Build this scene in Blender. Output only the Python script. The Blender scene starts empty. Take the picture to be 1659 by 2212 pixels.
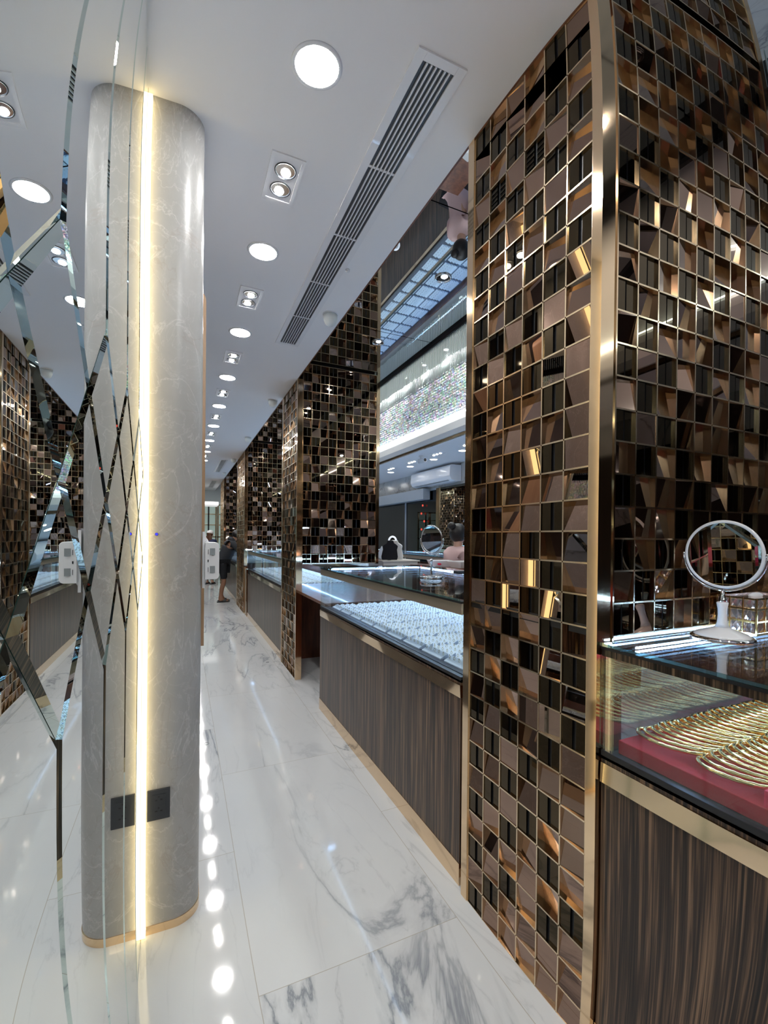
import bpy, bmesh, math, random
from mathutils import Vector, Matrix
R = math.radians
PI = math.pi
rnd = random.Random(7)
sc = bpy.context.scene
COL = sc.collection

# ------------------------------------------------------------------ camera
cd = bpy.data.cameras.new('camera')
cam = bpy.data.objects.new('camera', cd); COL.objects.link(cam)
EYE = 1.5745
PANO = True
cd.sensor_fit = 'VERTICAL'; cd.sensor_width = 27; cd.sensor_height = 36
if PANO:      # the photo's ultra-wide phone lens bends straight lines near the frame's edge
    cd.type = 'PANO'; cd.panorama_type = 'FISHEYE_LENS_POLYNOMIAL'; cd.fisheye_fov = R(180)
    cd.fisheye_polynomial_k0 = 0; cd.fisheye_polynomial_k1 = -0.06360877; cd.fisheye_polynomial_k2 = 0
    cd.fisheye_polynomial_k3 = 9.71779e-05; cd.fisheye_polynomial_k4 = -2.64845e-06
    cd.shift_x = -0.00726; cd.shift_y = 0.02665
else:
    cd.lens = 14.2
f_ = Vector((0.41979308, 0.90760765, -0.00470315)); r_ = Vector((0.90759191, -0.41973389, 0.01001938)); u_ = r_.cross(f_)
cam.matrix_world = Matrix(((r_.x, u_.x, -f_.x, 0), (r_.y, u_.y, -f_.y, 0), (r_.z, u_.z, -f_.z, EYE), (0, 0, 0, 1)))
cd.clip_start = 0.01
sc.camera = cam

# ------------------------------------------------------------------ world and exposure
w = bpy.data.worlds.new('world'); sc.world = w; w.use_nodes = True
w.node_tree.nodes['Background'].inputs[0].default_value = (0.75, 0.82, 1, 1)
w.node_tree.nodes['Background'].inputs[1].default_value = 0.25
sc.view_settings.view_transform = 'Standard'; sc.view_settings.look = 'None'
sc.view_settings.exposure = -0.08; sc.view_settings.gamma = 1.0; sc.view_settings.use_curve_mapping = False
sc.cycles.max_bounces = 11; sc.cycles.glossy_bounces = 7; sc.cycles.transparent_max_bounces = 18
sc.cycles.diffuse_bounces = 5; sc.cycles.sample_clamp_indirect = 8
LAMP = 190.0
SPOT = 260.0

# ------------------------------------------------------------------ materials
def mat(name, col=(.8,.8,.8), rough=.5, metal=0., coat=0., emit=None, es=0., spec=.5, alpha=None):
    m = bpy.data.materials.new(name); m.use_nodes = True
    b = m.node_tree.nodes['Principled BSDF']
    b.inputs['Base Color'].default_value = (*col, 1); b.inputs['Roughness'].default_value = rough
    b.inputs['Metallic'].default_value = metal; b.inputs['Coat Weight'].default_value = coat
    b.inputs['Coat Roughness'].default_value = .03
    b.inputs['Specular IOR Level'].default_value = spec
    if emit: b.inputs['Emission Color'].default_value = (*emit, 1); b.inputs['Emission Strength'].default_value = es
    return m
class NT:
    def __init__(s, m): s.t = m.node_tree; s.b = s.t.nodes['Principled BSDF']
    def n(s, typ, **k):
        x = s.t.nodes.new(typ)
        for a, v in k.items():
            if a.startswith('i_'): x.inputs[a[2:].replace('_', ' ')].default_value = v
            else: setattr(x, a, v)
        return x
    def l(s, a, b): s.t.links.new(a, b)
    def math(s, op, a, b=None, c=None):
        x = s.t.nodes.new('ShaderNodeMath'); x.operation = op
        for i, v in enumerate((a, b, c)):
            if v is None: continue
            if isinstance(v, (int, float)): x.inputs[i].default_value = v
            else: s.l(v, x.inputs[i])
        return x.outputs[0]
    def mix(s, fac, a, b):
        x = s.t.nodes.new('ShaderNodeMix'); x.data_type = 'RGBA'
        if isinstance(fac, (int, float)): x.inputs[0].default_value = fac
        else: s.l(fac, x.inputs[0])
        for i, v in ((6, a), (7, b)):
            if isinstance(v, tuple): x.inputs[i].default_value = (*v, 1)
            else: s.l(v, x.inputs[i])
        return x.outputs[2]
    def ramp(s, fac, *st):
        x = s.t.nodes.new('ShaderNodeValToRGB'); s.l(fac, x.inputs[0]); e = x.color_ramp.elements
        while len(e) < len(st): e.new(.5)
        for k, (p, c) in zip(e, st): k.position = p; k.color = (c, c, c, 1) if isinstance(c, (int, float)) else (*c, 1)
        return x.outputs[0]
def noise(t, vec, scale, detail=6, rough=.6, dist=0.):
    x = t.n('ShaderNodeTexNoise', i_Scale=scale, i_Detail=detail, i_Roughness=rough, i_Distortion=dist)
    t.l(vec, x.inputs['Vector']); return x.outputs[0]
def vein(t, vec, scale, width, dist=1.2, detail=5):
    v = noise(t, vec, scale, detail, .55, dist)
    return t.ramp(t.math('ABSOLUTE', t.math('SUBTRACT', v, .5)), (0, 1.), (width, .25), (width*3, 0.))

def floor_material():
    m = mat('floor_marble', (.8,.82,.84), .06, spec=.6); t = NT(m)
    pos = t.n('ShaderNodeTexCoord').outputs['Object']
    sx = t.n('ShaderNodeSeparateXYZ'); t.l(pos, sx.inputs[0])
    u = t.math('DIVIDE', t.math('SUBTRACT', sx.outputs[0], .245), .8)
    cu = t.math('FLOOR', u); fu = t.math('FRACT', u)
    odd = t.math('ABSOLUTE', t.math('MODULO', cu, 2.))
    v = t.math('DIVIDE', t.math('SUBTRACT', sx.outputs[1], t.math('SUBTRACT', 3.9, t.math('MULTIPLY', odd, 1.56/1))), 3.12/1.0)
    v = t.math('DIVIDE', t.math('SUBTRACT', sx.outputs[1], t.math('ADD', 2.34, t.math('MULTIPLY', t.math('SUBTRACT', 1., odd), .78))), 1.56)
    cv = t.math('FLOOR', v); fv = t.math('FRACT', v)
    ju = t.math('LESS_THAN', fu, .0035); jv = t.math('LESS_THAN', fv, .0018)
    j = t.math('MAXIMUM', ju, jv)
    cx = t.n('ShaderNodeCombineXYZ')
    t.l(t.math('ADD', sx.outputs[0], t.math('MULTIPLY', cu, 3.7)), cx.inputs[0])
    t.l(t.math('ADD', t.math('MULTIPLY', sx.outputs[1], .62), t.math('MULTIPLY', cv, 5.3)), cx.inputs[1])
    rot = t.n('ShaderNodeMapping'); rot.inputs['Rotation'].default_value = (0, 0, R(-24)); rot.inputs['Scale'].default_value = (1.35, .62, 1)
    t.l(cx.outputs[0], rot.inputs[0]); p = rot.outputs[0]
    mask = t.ramp(noise(t, p, 1.1, 3, .5), (.38, 0.), (.60, 1.))
    v1 = t.math('MULTIPLY', vein(t, p, .95, .011, 1.1, 8), mask)
    v2 = t.math('MULTIPLY', vein(t, p, 2.6, .010, 1.0, 7), t.math('MULTIPLY', mask, .3))
    cloud = t.ramp(noise(t, p, 2.2, 4, .6), (.35, 0.), (.75, 1.))
    base = t.mix(t.math('MULTIPLY', cloud, .35), (.69,.70,.70), (.58,.60,.62))
    c = t.mix(t.math('MAXIMUM', v1, v2), base, (.27,.29,.32))
    c = t.mix(t.math('MULTIPLY', j, .8), c, (.42,.38,.32))
    t.l(c, t.b.inputs['Base Color']); return m
def pillar_stone():
    m = mat('pillar_stone', (.5,.48,.45), .3, spec=.35); t = NT(m)
    p = t.n('ShaderNodeTexCoord').outputs['Object']
    mp = t.n('ShaderNodeMapping'); mp.inputs['Rotation'].default_value = (R(30), R(20), 0); mp.inputs['Scale'].default_value = (1.2, 1.2, .9); t.l(p, mp.inputs[0]); q = mp.outputs[0]
    cl = t.ramp(noise(t, q, 3.2, 6, .65), (.3, 0.), (.72, 1.))
    base = t.mix(cl, (.385,.38,.365), (.47,.465,.455))
    wv = vein(t, q, 2.3, .006, 2.2, 8); fine = vein(t, q, 5.5, .008, 2.6, 8)
    c = t.mix(t.math('MULTIPLY', t.math('MAXIMUM', wv, t.math('MULTIPLY', fine, .5)), .4), base, (.78,.77,.75))
    br = t.math('MULTIPLY', vein(t, p, 1.1, .003, 1.4, 6), .3)
    t.l(t.mix(br, c, (.34,.27,.23)), t.b.inputs['Base Color']); return m
def wall_marble():
    m = mat('grey_wall_marble', (.5,.5,.5), .15); t = NT(m); p = t.n('ShaderNodeTexCoord').outputs['Object']
    base = t.mix(noise(t, p, 1.5, 5, .6), (.38,.38,.37), (.62,.62,.60))
    t.l(t.mix(t.math('MULTIPLY', vein(t, p, .8, .012, 1.5, 6), .7), base, (.16,.15,.13)), t.b.inputs['Base Color']); return m
def ebony_wood(name, a, b, c, scale=1.):
    m = mat(name, a, .3, coat=.12, spec=.3); t = NT(m); p = t.n('ShaderNodeTexCoord').outputs['Object']
    mp = t.n('ShaderNodeMapping'); mp.inputs['Scale'].default_value = (75*scale, 75*scale, 1.3); t.l(p, mp.inputs[0])
    n1 = noise(t, mp.outputs[0], 1., 3, .6, .35)
    mp2 = t.n('ShaderNodeMapping'); mp2.inputs['Scale'].default_value = (260*scale, 260*scale, 3.); t.l(p, mp2.inputs[0])
    n2 = noise(t, mp2.outputs[0], 1., 3, .6, .2)
    mp3 = t.n('ShaderNodeMapping'); mp3.inputs['Scale'].default_value = (14*scale, 14*scale, .5); t.l(p, mp3.inputs[0])
    n3 = noise(t, mp3.outputs[0], 1., 3, .6, .2)
    s = t.math('ADD', t.math('ADD', t.math('MULTIPLY', n1, .5), t.math('MULTIPLY', n2, .3)), t.math('MULTIPLY', n3, .2))
    col = t.ramp(s, (.40, a), (.5, b), (.60, c))
    t.l(col, t.b.inputs['Base Color']); return m
def plain_wood(name, a, b):
    m = mat(name, a, .3, coat=.2); t = NT(m); p = t.n('ShaderNodeTexCoord').outputs['Object']
    mp = t.n('ShaderNodeMapping'); mp.inputs['Scale'].default_value = (9, 9, .9); t.l(p, mp.inputs[0])
    t.l(t.mix(t.ramp(noise(t, mp.outputs[0], 2., 5, .6, .6), (.35, 0.), (.65, 1.)), a, b), t.b.inputs['Base Color']); return m
def glass(name, tint=(.93,.97,.97), refl=1.):
    m = bpy.data.materials.new(name); m.use_nodes = True; nt = m.node_tree; nt.nodes.clear()
    o = nt.nodes.new('ShaderNodeOutputMaterial'); tr = nt.nodes.new('ShaderNodeBsdfTransparent'); gl = nt.nodes.new('ShaderNodeBsdfGlossy')
    lw = nt.nodes.new('ShaderNodeLayerWeight'); mx = nt.nodes.new('ShaderNodeMixShader'); pw = nt.nodes.new('ShaderNodeMath'); pw.operation = 'POWER'; pw.inputs[1].default_value = 5
    mu = nt.nodes.new('ShaderNodeMath'); mu.operation = 'MULTIPLY_ADD'; mu.use_clamp = True
    mu.inputs[1].default_value = .95; mu.inputs[2].default_value = .045*refl
    tr.inputs[0].default_value = (*tint, 1); gl.inputs['Roughness'].default_value = 0.0; gl.inputs[0].default_value = (1, 1, 1, 1)
    l = nt.links.new
    l(lw.outputs['Facing'], pw.inputs[0]); l(pw.outputs[0], mu.inputs[0]); l(mu.outputs[0], mx.inputs[0]); l(tr.outputs[0], mx.inputs[1]); l(gl.outputs[0], mx.inputs[2]); l(mx.outputs[0], o.inputs[0])
    return m
def emitter(name, col, s):
    m = bpy.data.materials.new(name); m.use_nodes = True; nt = m.node_tree; nt.nodes.clear()
    o = nt.nodes.new('ShaderNodeOutputMaterial'); e = nt.nodes.new('ShaderNodeEmission')
    e.inputs[0].default_value = (*col, 1); e.inputs[1].default_value = s; nt.links.new(e.outputs[0], o.inputs[0]); return m
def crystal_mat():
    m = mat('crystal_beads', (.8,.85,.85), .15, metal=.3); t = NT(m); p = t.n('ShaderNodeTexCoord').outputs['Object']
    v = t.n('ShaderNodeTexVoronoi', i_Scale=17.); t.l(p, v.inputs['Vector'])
    hs = t.n('ShaderNodeHueSaturation', i_Saturation=.45, i_Value=2.3); t.l(v.outputs['Color'], hs.inputs['Color'])  # sparkle of refracted light put into the bead colour as random pastel cells
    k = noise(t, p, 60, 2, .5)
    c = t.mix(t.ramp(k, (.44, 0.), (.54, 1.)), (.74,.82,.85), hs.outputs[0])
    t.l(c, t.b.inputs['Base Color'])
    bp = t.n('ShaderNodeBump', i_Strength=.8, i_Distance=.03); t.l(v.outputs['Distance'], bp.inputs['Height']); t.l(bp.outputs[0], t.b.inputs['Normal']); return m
def strings_mat():
    m = mat('bead_strings', (.75,.82,.8), .35, metal=.0); t = NT(m); t.b.inputs['Transmission Weight'].default_value = .65; p = t.n('ShaderNodeTexCoord').outputs['Object']
    s = t.n('ShaderNodeSeparateXYZ'); t.l(p, s.inputs[0])
    wv = t.math('ABSOLUTE', t.math('SINE', t.math('MULTIPLY', s.outputs[1], PI/.05)))
    t.l(t.mix(wv, (.70,.78,.77), (.95,.99,.98)), t.b.inputs['Base Color']); return m

M = {}
M['floor'] = floor_material(); M['stone'] = pillar_stone(); M['wmarble'] = wall_marble()
M['ceil'] = mat('ceiling_paint', (.88,.88,.90), .6)
M['white'] = mat('white_plaster', (.8,.82,.84), .5)
M['whiteplastic'] = mat('white_plastic', (.82,.83,.86), .3, coat=.2)
M['greyplastic'] = mat('grey_window', (.28,.31,.33), .25)
M['dark'] = mat('dark_plastic', (.03,.034,.042), .35)
M['black'] = mat('black', (.008,.008,.01), .4)
M['gold'] = mat('rose_gold_metal', (.82,.61,.40), .07, metal=1)
M['goldrim'] = mat('gold_strip', (.80,.64,.44), .16, metal=1)
M['goldsat'] = mat('satin_gold', (.62,.52,.40), .3, metal=.8)
M['tile'] = mat('bronze_mirror_tile', (.33,.22,.17), .01, metal=1)
M['darktile'] = mat('dark_olive_mirror_strip', (.075,.055,.032), .01, metal=1)
M['tileside'] = mat('bronze_tile_side', (.05,.03,.02), .15, metal=.6)
M['mirror'] = mat('silver_mirror', (.86,.90,.885), 0.0, metal=1)
M['bevel'] = mat('bevelled_mirror_edge', (.62,.74,.70), 0.0, metal=1)
M['seam'] = mat('mirror_seam', (.03,.07,.06), .2)
M['dmirror'] = mat('tinted_ceiling_mirror', (.60,.66,.72), 0.005, metal=1)
M['wood'] = ebony_wood('ebony_veneer', (.008,.006,.005), (.050,.029,.019), (.23,.135,.078))
M['redwood'] = plain_wood('red_brown_wood', (.10,.03,.015), (.20,.065,.03))
M['brownwood'] = plain_wood('tan_wood', (.36,.22,.12), (.48,.31,.18))
M['glass'] = glass('clear_glass'); M['gglass'] = glass('green_glass_edge', (.55,.85,.80), 1.5)
M['mglass'] = glass('reflecting_glass', (.75,.82,.88), 6.)
M['dglass'] = glass('dark_shop_glass', (.10,.11,.13), 1.6)
M['lamp'] = emitter('lamp_diffuser', (1, .99, .97), LAMP)
M['lampfar'] = emitter('far_lamp_diffuser', (1, .99, .97), 26)
M['spotglow'] = emitter('spot_chip', (1, .99, .96), SPOT)
M['voidlamp'] = emitter('void_lamp', (.93,1,.98), 750)
M['led'] = emitter('warm_led_strip', (1, .79, .40), 4.8)
M['blueled'] = emitter('cool_led', (.36,.60,1), 95.)
M['frontfill'] = emitter('front_fill_led', (.40,.62,1), 8.)
M['coveled'] = emitter('cove_led', (.84,1,1), 28.)
M['bluedot'] = emitter('blue_indicator', (.03,.03,1), 3.)
M['reddot'] = emitter('red_indicator', (1,.12,.08), .9)
M['chrome'] = mat('chrome', (.85,.86,.88), .04, metal=1)
M['reflector'] = mat('lamp_reflector', (.9,.9,.92), .12, metal=1)
M['card'] = mat('white_display_card', (.74,.82,.98), .5)
M['frameblue'] = mat('dark_blue_tray', (.02,.03,.07), .4)
M['darkwall'] = mat('dark_brown_glass', (.035,.026,.022), .08, coat=.5)
M['jewel'] = mat('bright_gold', (1., .72, .30), .16, metal=1)
M['ring'] = mat('ring_gold', (.9,.75,.45), .2, metal=1)
M['velvet'] = mat('red_velvet', (.38,.006,.016), .8)
M['redbox'] = mat('crimson_box', (.62,.01,.06), .6)
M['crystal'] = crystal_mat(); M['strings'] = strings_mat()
M['porcelain'] = mat('white_porcelain', (.85,.85,.86), .15, coat=.5)
M['skin'] = mat('brown_skin', (.30,.15,.09), .5); M['skin2'] = mat('light_skin', (.60,.36,.26), .5)
M['hair'] = mat('black_hair', (.012,.010,.010), .45); M['hair2'] = mat('brown_hair', (.12,.05,.025), .45)
M['jacket'] = mat('charcoal_jacket', (.018,.020,.026), .8); M['shorts'] = mat('black_shorts', (.005,.006,.009), .8)
M['pink'] = mat('pale_pink_shirt', (.72,.50,.49), .75); M['navy'] = mat('navy_top', (.02,.03,.09), .75)
M['trouser'] = mat('black_trousers', (.02,.02,.025), .8)
M['shutter'] = mat('grey_shutter', (.42,.46,.50), .4)
M['bustblack'] = mat('black_velvet', (.008,.008,.012), .9)
M['beige'] = mat('beige_laminate', (.62,.58,.52), .4)

# ------------------------------------------------------------------ mesh helpers
class MB:
    def __init__(s): s.v = []; s.f = []; s.sm = []; s.mi = []
    def add(s, vs, fs, smooth=False, mi=0):
        k = len(s.v); s.v += [tuple(v) for v in vs]; s.f += [tuple(i+k for i in f) for f in fs]; s.sm += [smooth]*len(fs); s.mi += [mi]*len(fs); return s
    def box(s, x0, x1, y0, y1, z0, z1, mi=0):
        return s.add([(x0,y0,z0),(x1,y0,z0),(x1,y1,z0),(x0,y1,z0),(x0,y0,z1),(x1,y0,z1),(x1,y1,z1),(x0,y1,z1)],
            [(0,3,2,1),(4,5,6,7),(0,1,5,4),(1,2,6,5),(2,3,7,6),(3,0,4,7)], mi=mi)
    def prism(s, pts, axis, a, b, smooth=False, mi=0):
        n = len(pts)
        def P(p, c): return {'z': (p[0], p[1], c), 'x': (c, p[0], p[1]), 'y': (p[0], c, p[1])}[axis]
        vs = [P(p, a) for p in pts]+[P(p, b) for p in pts]
        k = len(s.v)
        s.add(vs, [(i, (i+1) % n, n+(i+1) % n, n+i) for i in range(n)], smooth, mi)
        s.f += [tuple(k+i for i in range(n))[::-1], tuple(k+n+i for i in range(n))]; s.sm += [False]*2; s.mi += [mi]*2
        return s
    def lathe(s, prof, c=(0,0,0), n=32, axis='z', smooth=True, mi=0, sx=1, sy=1):
        vs = []; fs = []
        for r, h in prof:
            for i in range(n):
                a = 2*PI*i/n; x = r*math.cos(a)*sx; y = r*math.sin(a)*sy
                v = {'z': (x, y, h), 'x': (h, x, y), 'y': (y, h, x)}[axis]
                vs.append((v[0]+c[0], v[1]+c[1], v[2]+c[2]))
        for j in range(len(prof)-1):
            for i in range(n): fs.append((j*n+i, j*n+(i+1) % n, (j+1)*n+(i+1) % n, (j+1)*n+i))
        k = len(s.v); s.add(vs, fs, smooth, mi)
        if prof[0][0] > 1e-5: s.f.append(tuple(k+i for i in range(n))[::-1]); s.sm.append(False); s.mi.append(mi)
        if prof[-1][0] > 1e-5: s.f.append(tuple(k+(len(prof)-1)*n+i for i in range(n))); s.sm.append(False); s.mi.append(mi)
        return s
    def tube(s, path, r, n=8, closed=False, mi=0):
        P = [Vector(p) for p in path]; m = len(P); rs = r if isinstance(r, (list, tuple)) else [r]*m
        vs = []; prev = None
        for i, p in enumerate(P):
            a = P[(i-1) % m] if (closed or i > 0) else p; b = P[(i+1) % m] if (closed or i < m-1) else p
            d = (b-a).normalized()
            if prev is None: u = d.cross(Vector((0,0,1)) if abs(d.z) < .9 else Vector((1,0,0))).normalized()
            else: u = (prev-d*prev.dot(d)).normalized()
            prev = u; w_ = d.cross(u)
            for k in range(n):
                t = 2*PI*k/n; vs.append(p+(u*math.cos(t)+w_*math.sin(t))*rs[i])
        fs = []
        for i in range(m if closed else m-1):
            j = (i+1) % m
            for k in range(n): fs.append((i*n+k, i*n+(k+1) % n, j*n+(k+1) % n, j*n+k))
        k0 = len(s.v); s.add(vs, fs, True, mi)
        if not closed:
            s.f += [tuple(k0+i for i in range(n))[::-1], tuple(k0+(m-1)*n+i for i in range(n))]; s.sm += [False]*2; s.mi += [mi]*2
        return s
    def ell(s, c, rx, ry, rz, n=16, m=10, rot=None, mi=0):
        vs = []; c = Vector(c)
        for j in range(m+1):
            t = PI*j/m
            for i in range(n):
                a = 2*PI*i/n; v = Vector((rx*math.sin(t)*math.cos(a), ry*math.sin(t)*math.sin(a), rz*math.cos(t)))
                if rot: v = rot @ v
                vs.append(c+v)
        return s.add(vs, [(j*n+i, (j+1)*n+i, (j+1)*n+(i+1) % n, j*n+(i+1) % n) for j in range(m) for i in range(n)], True, mi)
    def build(s, name, material, parent=None, origin=None):
        o = Vector(origin) if origin is not None else Vector((0, 0, 0))
        if parent is not None and origin is None: o = ORG[parent.name]
        me = bpy.data.meshes.new(name)
        me.from_pydata([tuple(Vector(v)-o) for v in s.v], [], s.f)
        for m_ in (material if isinstance(material, (list, tuple)) else [material]): me.materials.append(m_)
        me.polygons.foreach_set('use_smooth', s.sm); me.polygons.foreach_set('material_index', s.mi)
        bm = bmesh.new(); bm.from_mesh(me); bmesh.ops.recalc_face_normals(bm, faces=bm.faces); bm.to_mesh(me); bm.free()
        me.update()
        ob = bpy.data.objects.new(name, me); COL.objects.link(ob); ORG[ob.name] = o.copy()
        if parent is None: ob.location = o
        else: ob.parent = parent; ob.location = o-ORG[parent.name]
        return ob
ORG = {}
def tag(o, label, cat, group=None, kind=None):
    o['label'] = label; o['category'] = cat
    if group: o['group'] = group
    if kind: o['kind'] = kind
    return o
def thing(name, loc, label, cat, group=None):
    o = bpy.data.objects.new(name, None); COL.objects.link(o); o.location = loc; o.empty_display_size = .1
    ORG[o.name] = Vector(loc); return tag(o, label, cat, group)
def struct(o):
    o['kind'] = 'structure'; return o
def dup(root, loc, label=None, group=None):
    r = root.copy(); COL.objects.link(r); r.location = loc; ORG[r.name] = Vector(loc)
    if label: r['label'] = label
    if group: r['group'] = group
    for ch in list(root.children):
        c = ch.copy(); COL.objects.link(c); c.parent = r
        for g in list(ch.children):
            d = g.copy(); COL.objects.link(d); d.parent = c
    return r
def bevel(o, wd=.003, seg=2):
    m = o.modifiers.new('bevel', 'BEVEL'); m.width = wd; m.segments = seg; m.limit_method = 'ANGLE'; return o
def ordinal(i): return ['nearest the camera','second from the camera','third from the camera','fourth from the camera','fifth from the camera','sixth from the camera','seventh from the camera','eighth from the camera','ninth from the camera','tenth from the camera','eleventh from the camera','twelfth from the camera','thirteenth from the camera','fourteenth from the camera'][i]

XM = -.137       # mirror wall plane
XC = 1.136       # face of the tiled columns along the aisle
HC = 3.296       # aisle ceiling
HM = 3.5         # mirrored ceiling over the counters
YB, YE = -4.6, 18.5

# ------------------------------------------------------------------ room shell
struct(MB().box(-.5, 7, YB-.1, YE+.1, -.1, 0).build('floor', M['floor']))
# aisle ceiling slab, with a grille cut left open through thin boxes around it
struct(MB().box(-.5, 1.13, YB, YE, HC, HC+.35).build('ceiling', M['ceil']))
struct(MB().box(-.3, XM-.012, YB, 2.42, 0, HC).build('wall_left', M['white']))
struct(MB().box(-.3, XM-.012, 2.42, YE, 0, HC).build('wall_left', M['darkwall']))
for i, y in enumerate([3.3+2.4*k for k in range(6)]):
    t = thing('arched_display', (XM, y, 0), 'gold-edged arched display panel on left wall past the pillar', 'display panel', 'arched panels on the left wall hidden past the pillar')
    pts = [(y-.32, .3)]+[(y-.32*math.cos(R(a)), 2.2+.32*math.sin(R(a))) for a in range(0, 181, 15)]+[(y+.32, .3)]
    MB().prism(pts, 'x', XM-.012, XM-.004).build('panel', M['dmirror'], t)
    MB().tube([(XM-.004, a, b) for a, b in pts], .012, 6).build('arch_frame', M['goldrim'], t)
struct(MB().box(-.5, 7, YE, YE+.1, 0, 5.2).build('wall_back', M['white']))
struct(MB().box(-.5, 7, YB-.1, YB, 0, 5.2).build('wall_front', M['darkwall']))
for i in range(6): struct(MB().box(-.2+1.1*i, -.12+1.1*i, YB, YB+.05, 0, HC).build('window_frame', M['goldrim']))
struct(MB().box(5.77, 5.9, YB, YE, 2.83, 5.2).build('wall_right', M['wmarble']))
struct(MB().box(5.77, 5.9, YB, 2.4, 0, 2.83).box(5.77, 5.9, 13.6, YE, 0, 2.83).build('wall_right', M['darkwall']))
struct(MB().box(4.25, 5.9, YB, YE, HC, HC+.3).build('ceiling', M['ceil']))
struct(MB().box(1.1, 4.4, YB, YE, 5.1, 5.2).build('ceiling', M['darkwall']))
# strip ceiling mirror over the sales counters, in panels with thin joints
mb = MB(); y = YB
ys = [YB]+[ -2.55, -.95, .65, 2.24, 3.86, 5.48, 7.1, 8.72, 10.34, 11.96, 13.58, 15.2, 16.8, YE]
for a, b in zip(ys[:-1], ys[1:]): mb.box(1.14, 2.24, a+.004, b-.004, HM, HM+.02)
tag(mb.build('ceiling_mirror', M['dmirror']), 'tinted mirror strip of ceiling above the jewellery counters, with thin dark joints', 'ceiling mirror')
struct(MB().box(1.13, 2.26, YB, YE, HM+.021, HM+.12).build('ceiling', M['black']))
struct(MB().box(1.13, 1.14, YB, YE, HC, HM+.02).build('trim_1', M['redwood']))
struct(MB().box(2.26, 2.3, YB, YE, HM+.021, 5.1).build('wall_upper', M['darkwall']))
# valance of beads with a dark beam
t = thing('bead_valance', (2.25, 6.5, 3.26), 'short bead valance hanging from dark beam at edge of mirrored ceiling', 'valance')
MB().box(2.24, 2.27, YB, YE, 3.468, HM+.02).build('beam', M['black'], t)
mb = MB(); y = 1.0
while y < 13:
    z0 = 3.27+rnd.uniform(-.006, .006)
    mb.box(2.250, 2.258, y-.003, y+.003, z0, 3.468); y += .022
o = mb.build('bead_strings', M['strings'], t); o['kind'] = 'stuff'
# bulkhead over the right-hand aisle
t = thing('crystal_bulkhead', (4.25, 6.5, 3.29), 'tall sparkling crystal bead bulkhead with white cove above the right aisle', 'bulkhead')
MB().box(4.2, 4.25, YB, YE, 3.29, 3.33).build('gold_edge', M['goldrim'], t)
pts = [(4.25, 3.33), (4.19, 3.34), (4.16, 3.42), (4.17, 3.55), (4.21, 3.64), (4.25, 3.66)]
MB().prism(pts, 'y', YB, YE).build('cove', M['white'], t)
MB().box(4.215, 4.225, YB, YE, 3.672, 3.684).build('cove_led', M['coveled'], t)
mb = MB(); mb.box(4.28, 4.3, YB, YE, 3.3, 5.1)
mb.build('backing_panel', M['white'], t)
# the faceted crystal field: rows of little pyramids
mb = MB(); s_ = .05
zz = 3.70
while zz < 4.5:
    yy = 3.0+(.025 if int(round((zz-3.7)/s_)) % 2 else 0)
    while yy < 12.6:
        a = rnd.uniform(-.3, .3); b = rnd.uniform(-.3, .3)
        c = (4.25-.02, yy+s_*.5*(1+a), zz+s_*.5*(1+b))
        mb.add([(4.262, yy, zz), (4.262, yy+s_, zz), (4.262, yy+s_, zz+s_), (4.262, yy, zz+s_), c], [(0,1,4),(1,2,4),(2,3,4),(3,0,4)])
        yy += s_
    zz += s_
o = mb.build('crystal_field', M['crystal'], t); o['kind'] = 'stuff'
mb = MB(); y = 3.0
while y < 12.6:
    mb.lathe([(.011, 4.5), (.013, 4.7), (.011, 5.06)], (4.245, y, 0), n=5); y += .046
o = mb.build('bead_string', M['strings'], t); o['kind'] = 'stuff'
for i, y in enumerate([3.6+.78*k for k in range(12)]):
    q = thing('wall_washer', (4.16, y, 4.86), 'small bright downlight at head of crystal bulkhead', 'downlight', 'downlights along the head of the crystal bulkhead')
    MB().lathe([(.045, 5.1), (.05, 4.87), (.04, 4.86)], (4.16, y, 0), 14).build('body', M['chrome'], q)
    MB().lathe([(.036, 4.858), (.0, 4.857)], (4.16, y, 0), 14).build('chip', M['voidlamp'], q)
# void ceiling lights
for i, y in enumerate([-1.5, 2., 5.5, 9., 12.5]):
    q = thing('atrium_light', (3.2, y, 5.08), 'round light in high ceiling above the staff area', 'ceiling light', 'round lights in the high ceiling over the staff area')
    MB().lathe([(.16, 5.1), (.16, 5.085), (.13, 5.08)], (3.2, y, 0), 24).build('ring', M['whiteplastic'], q)
    MB().lathe([(.125, 5.078), (0, 5.077)], (3.2, y, 0), 24).build('diffuser', M['lamp'], q)

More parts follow.
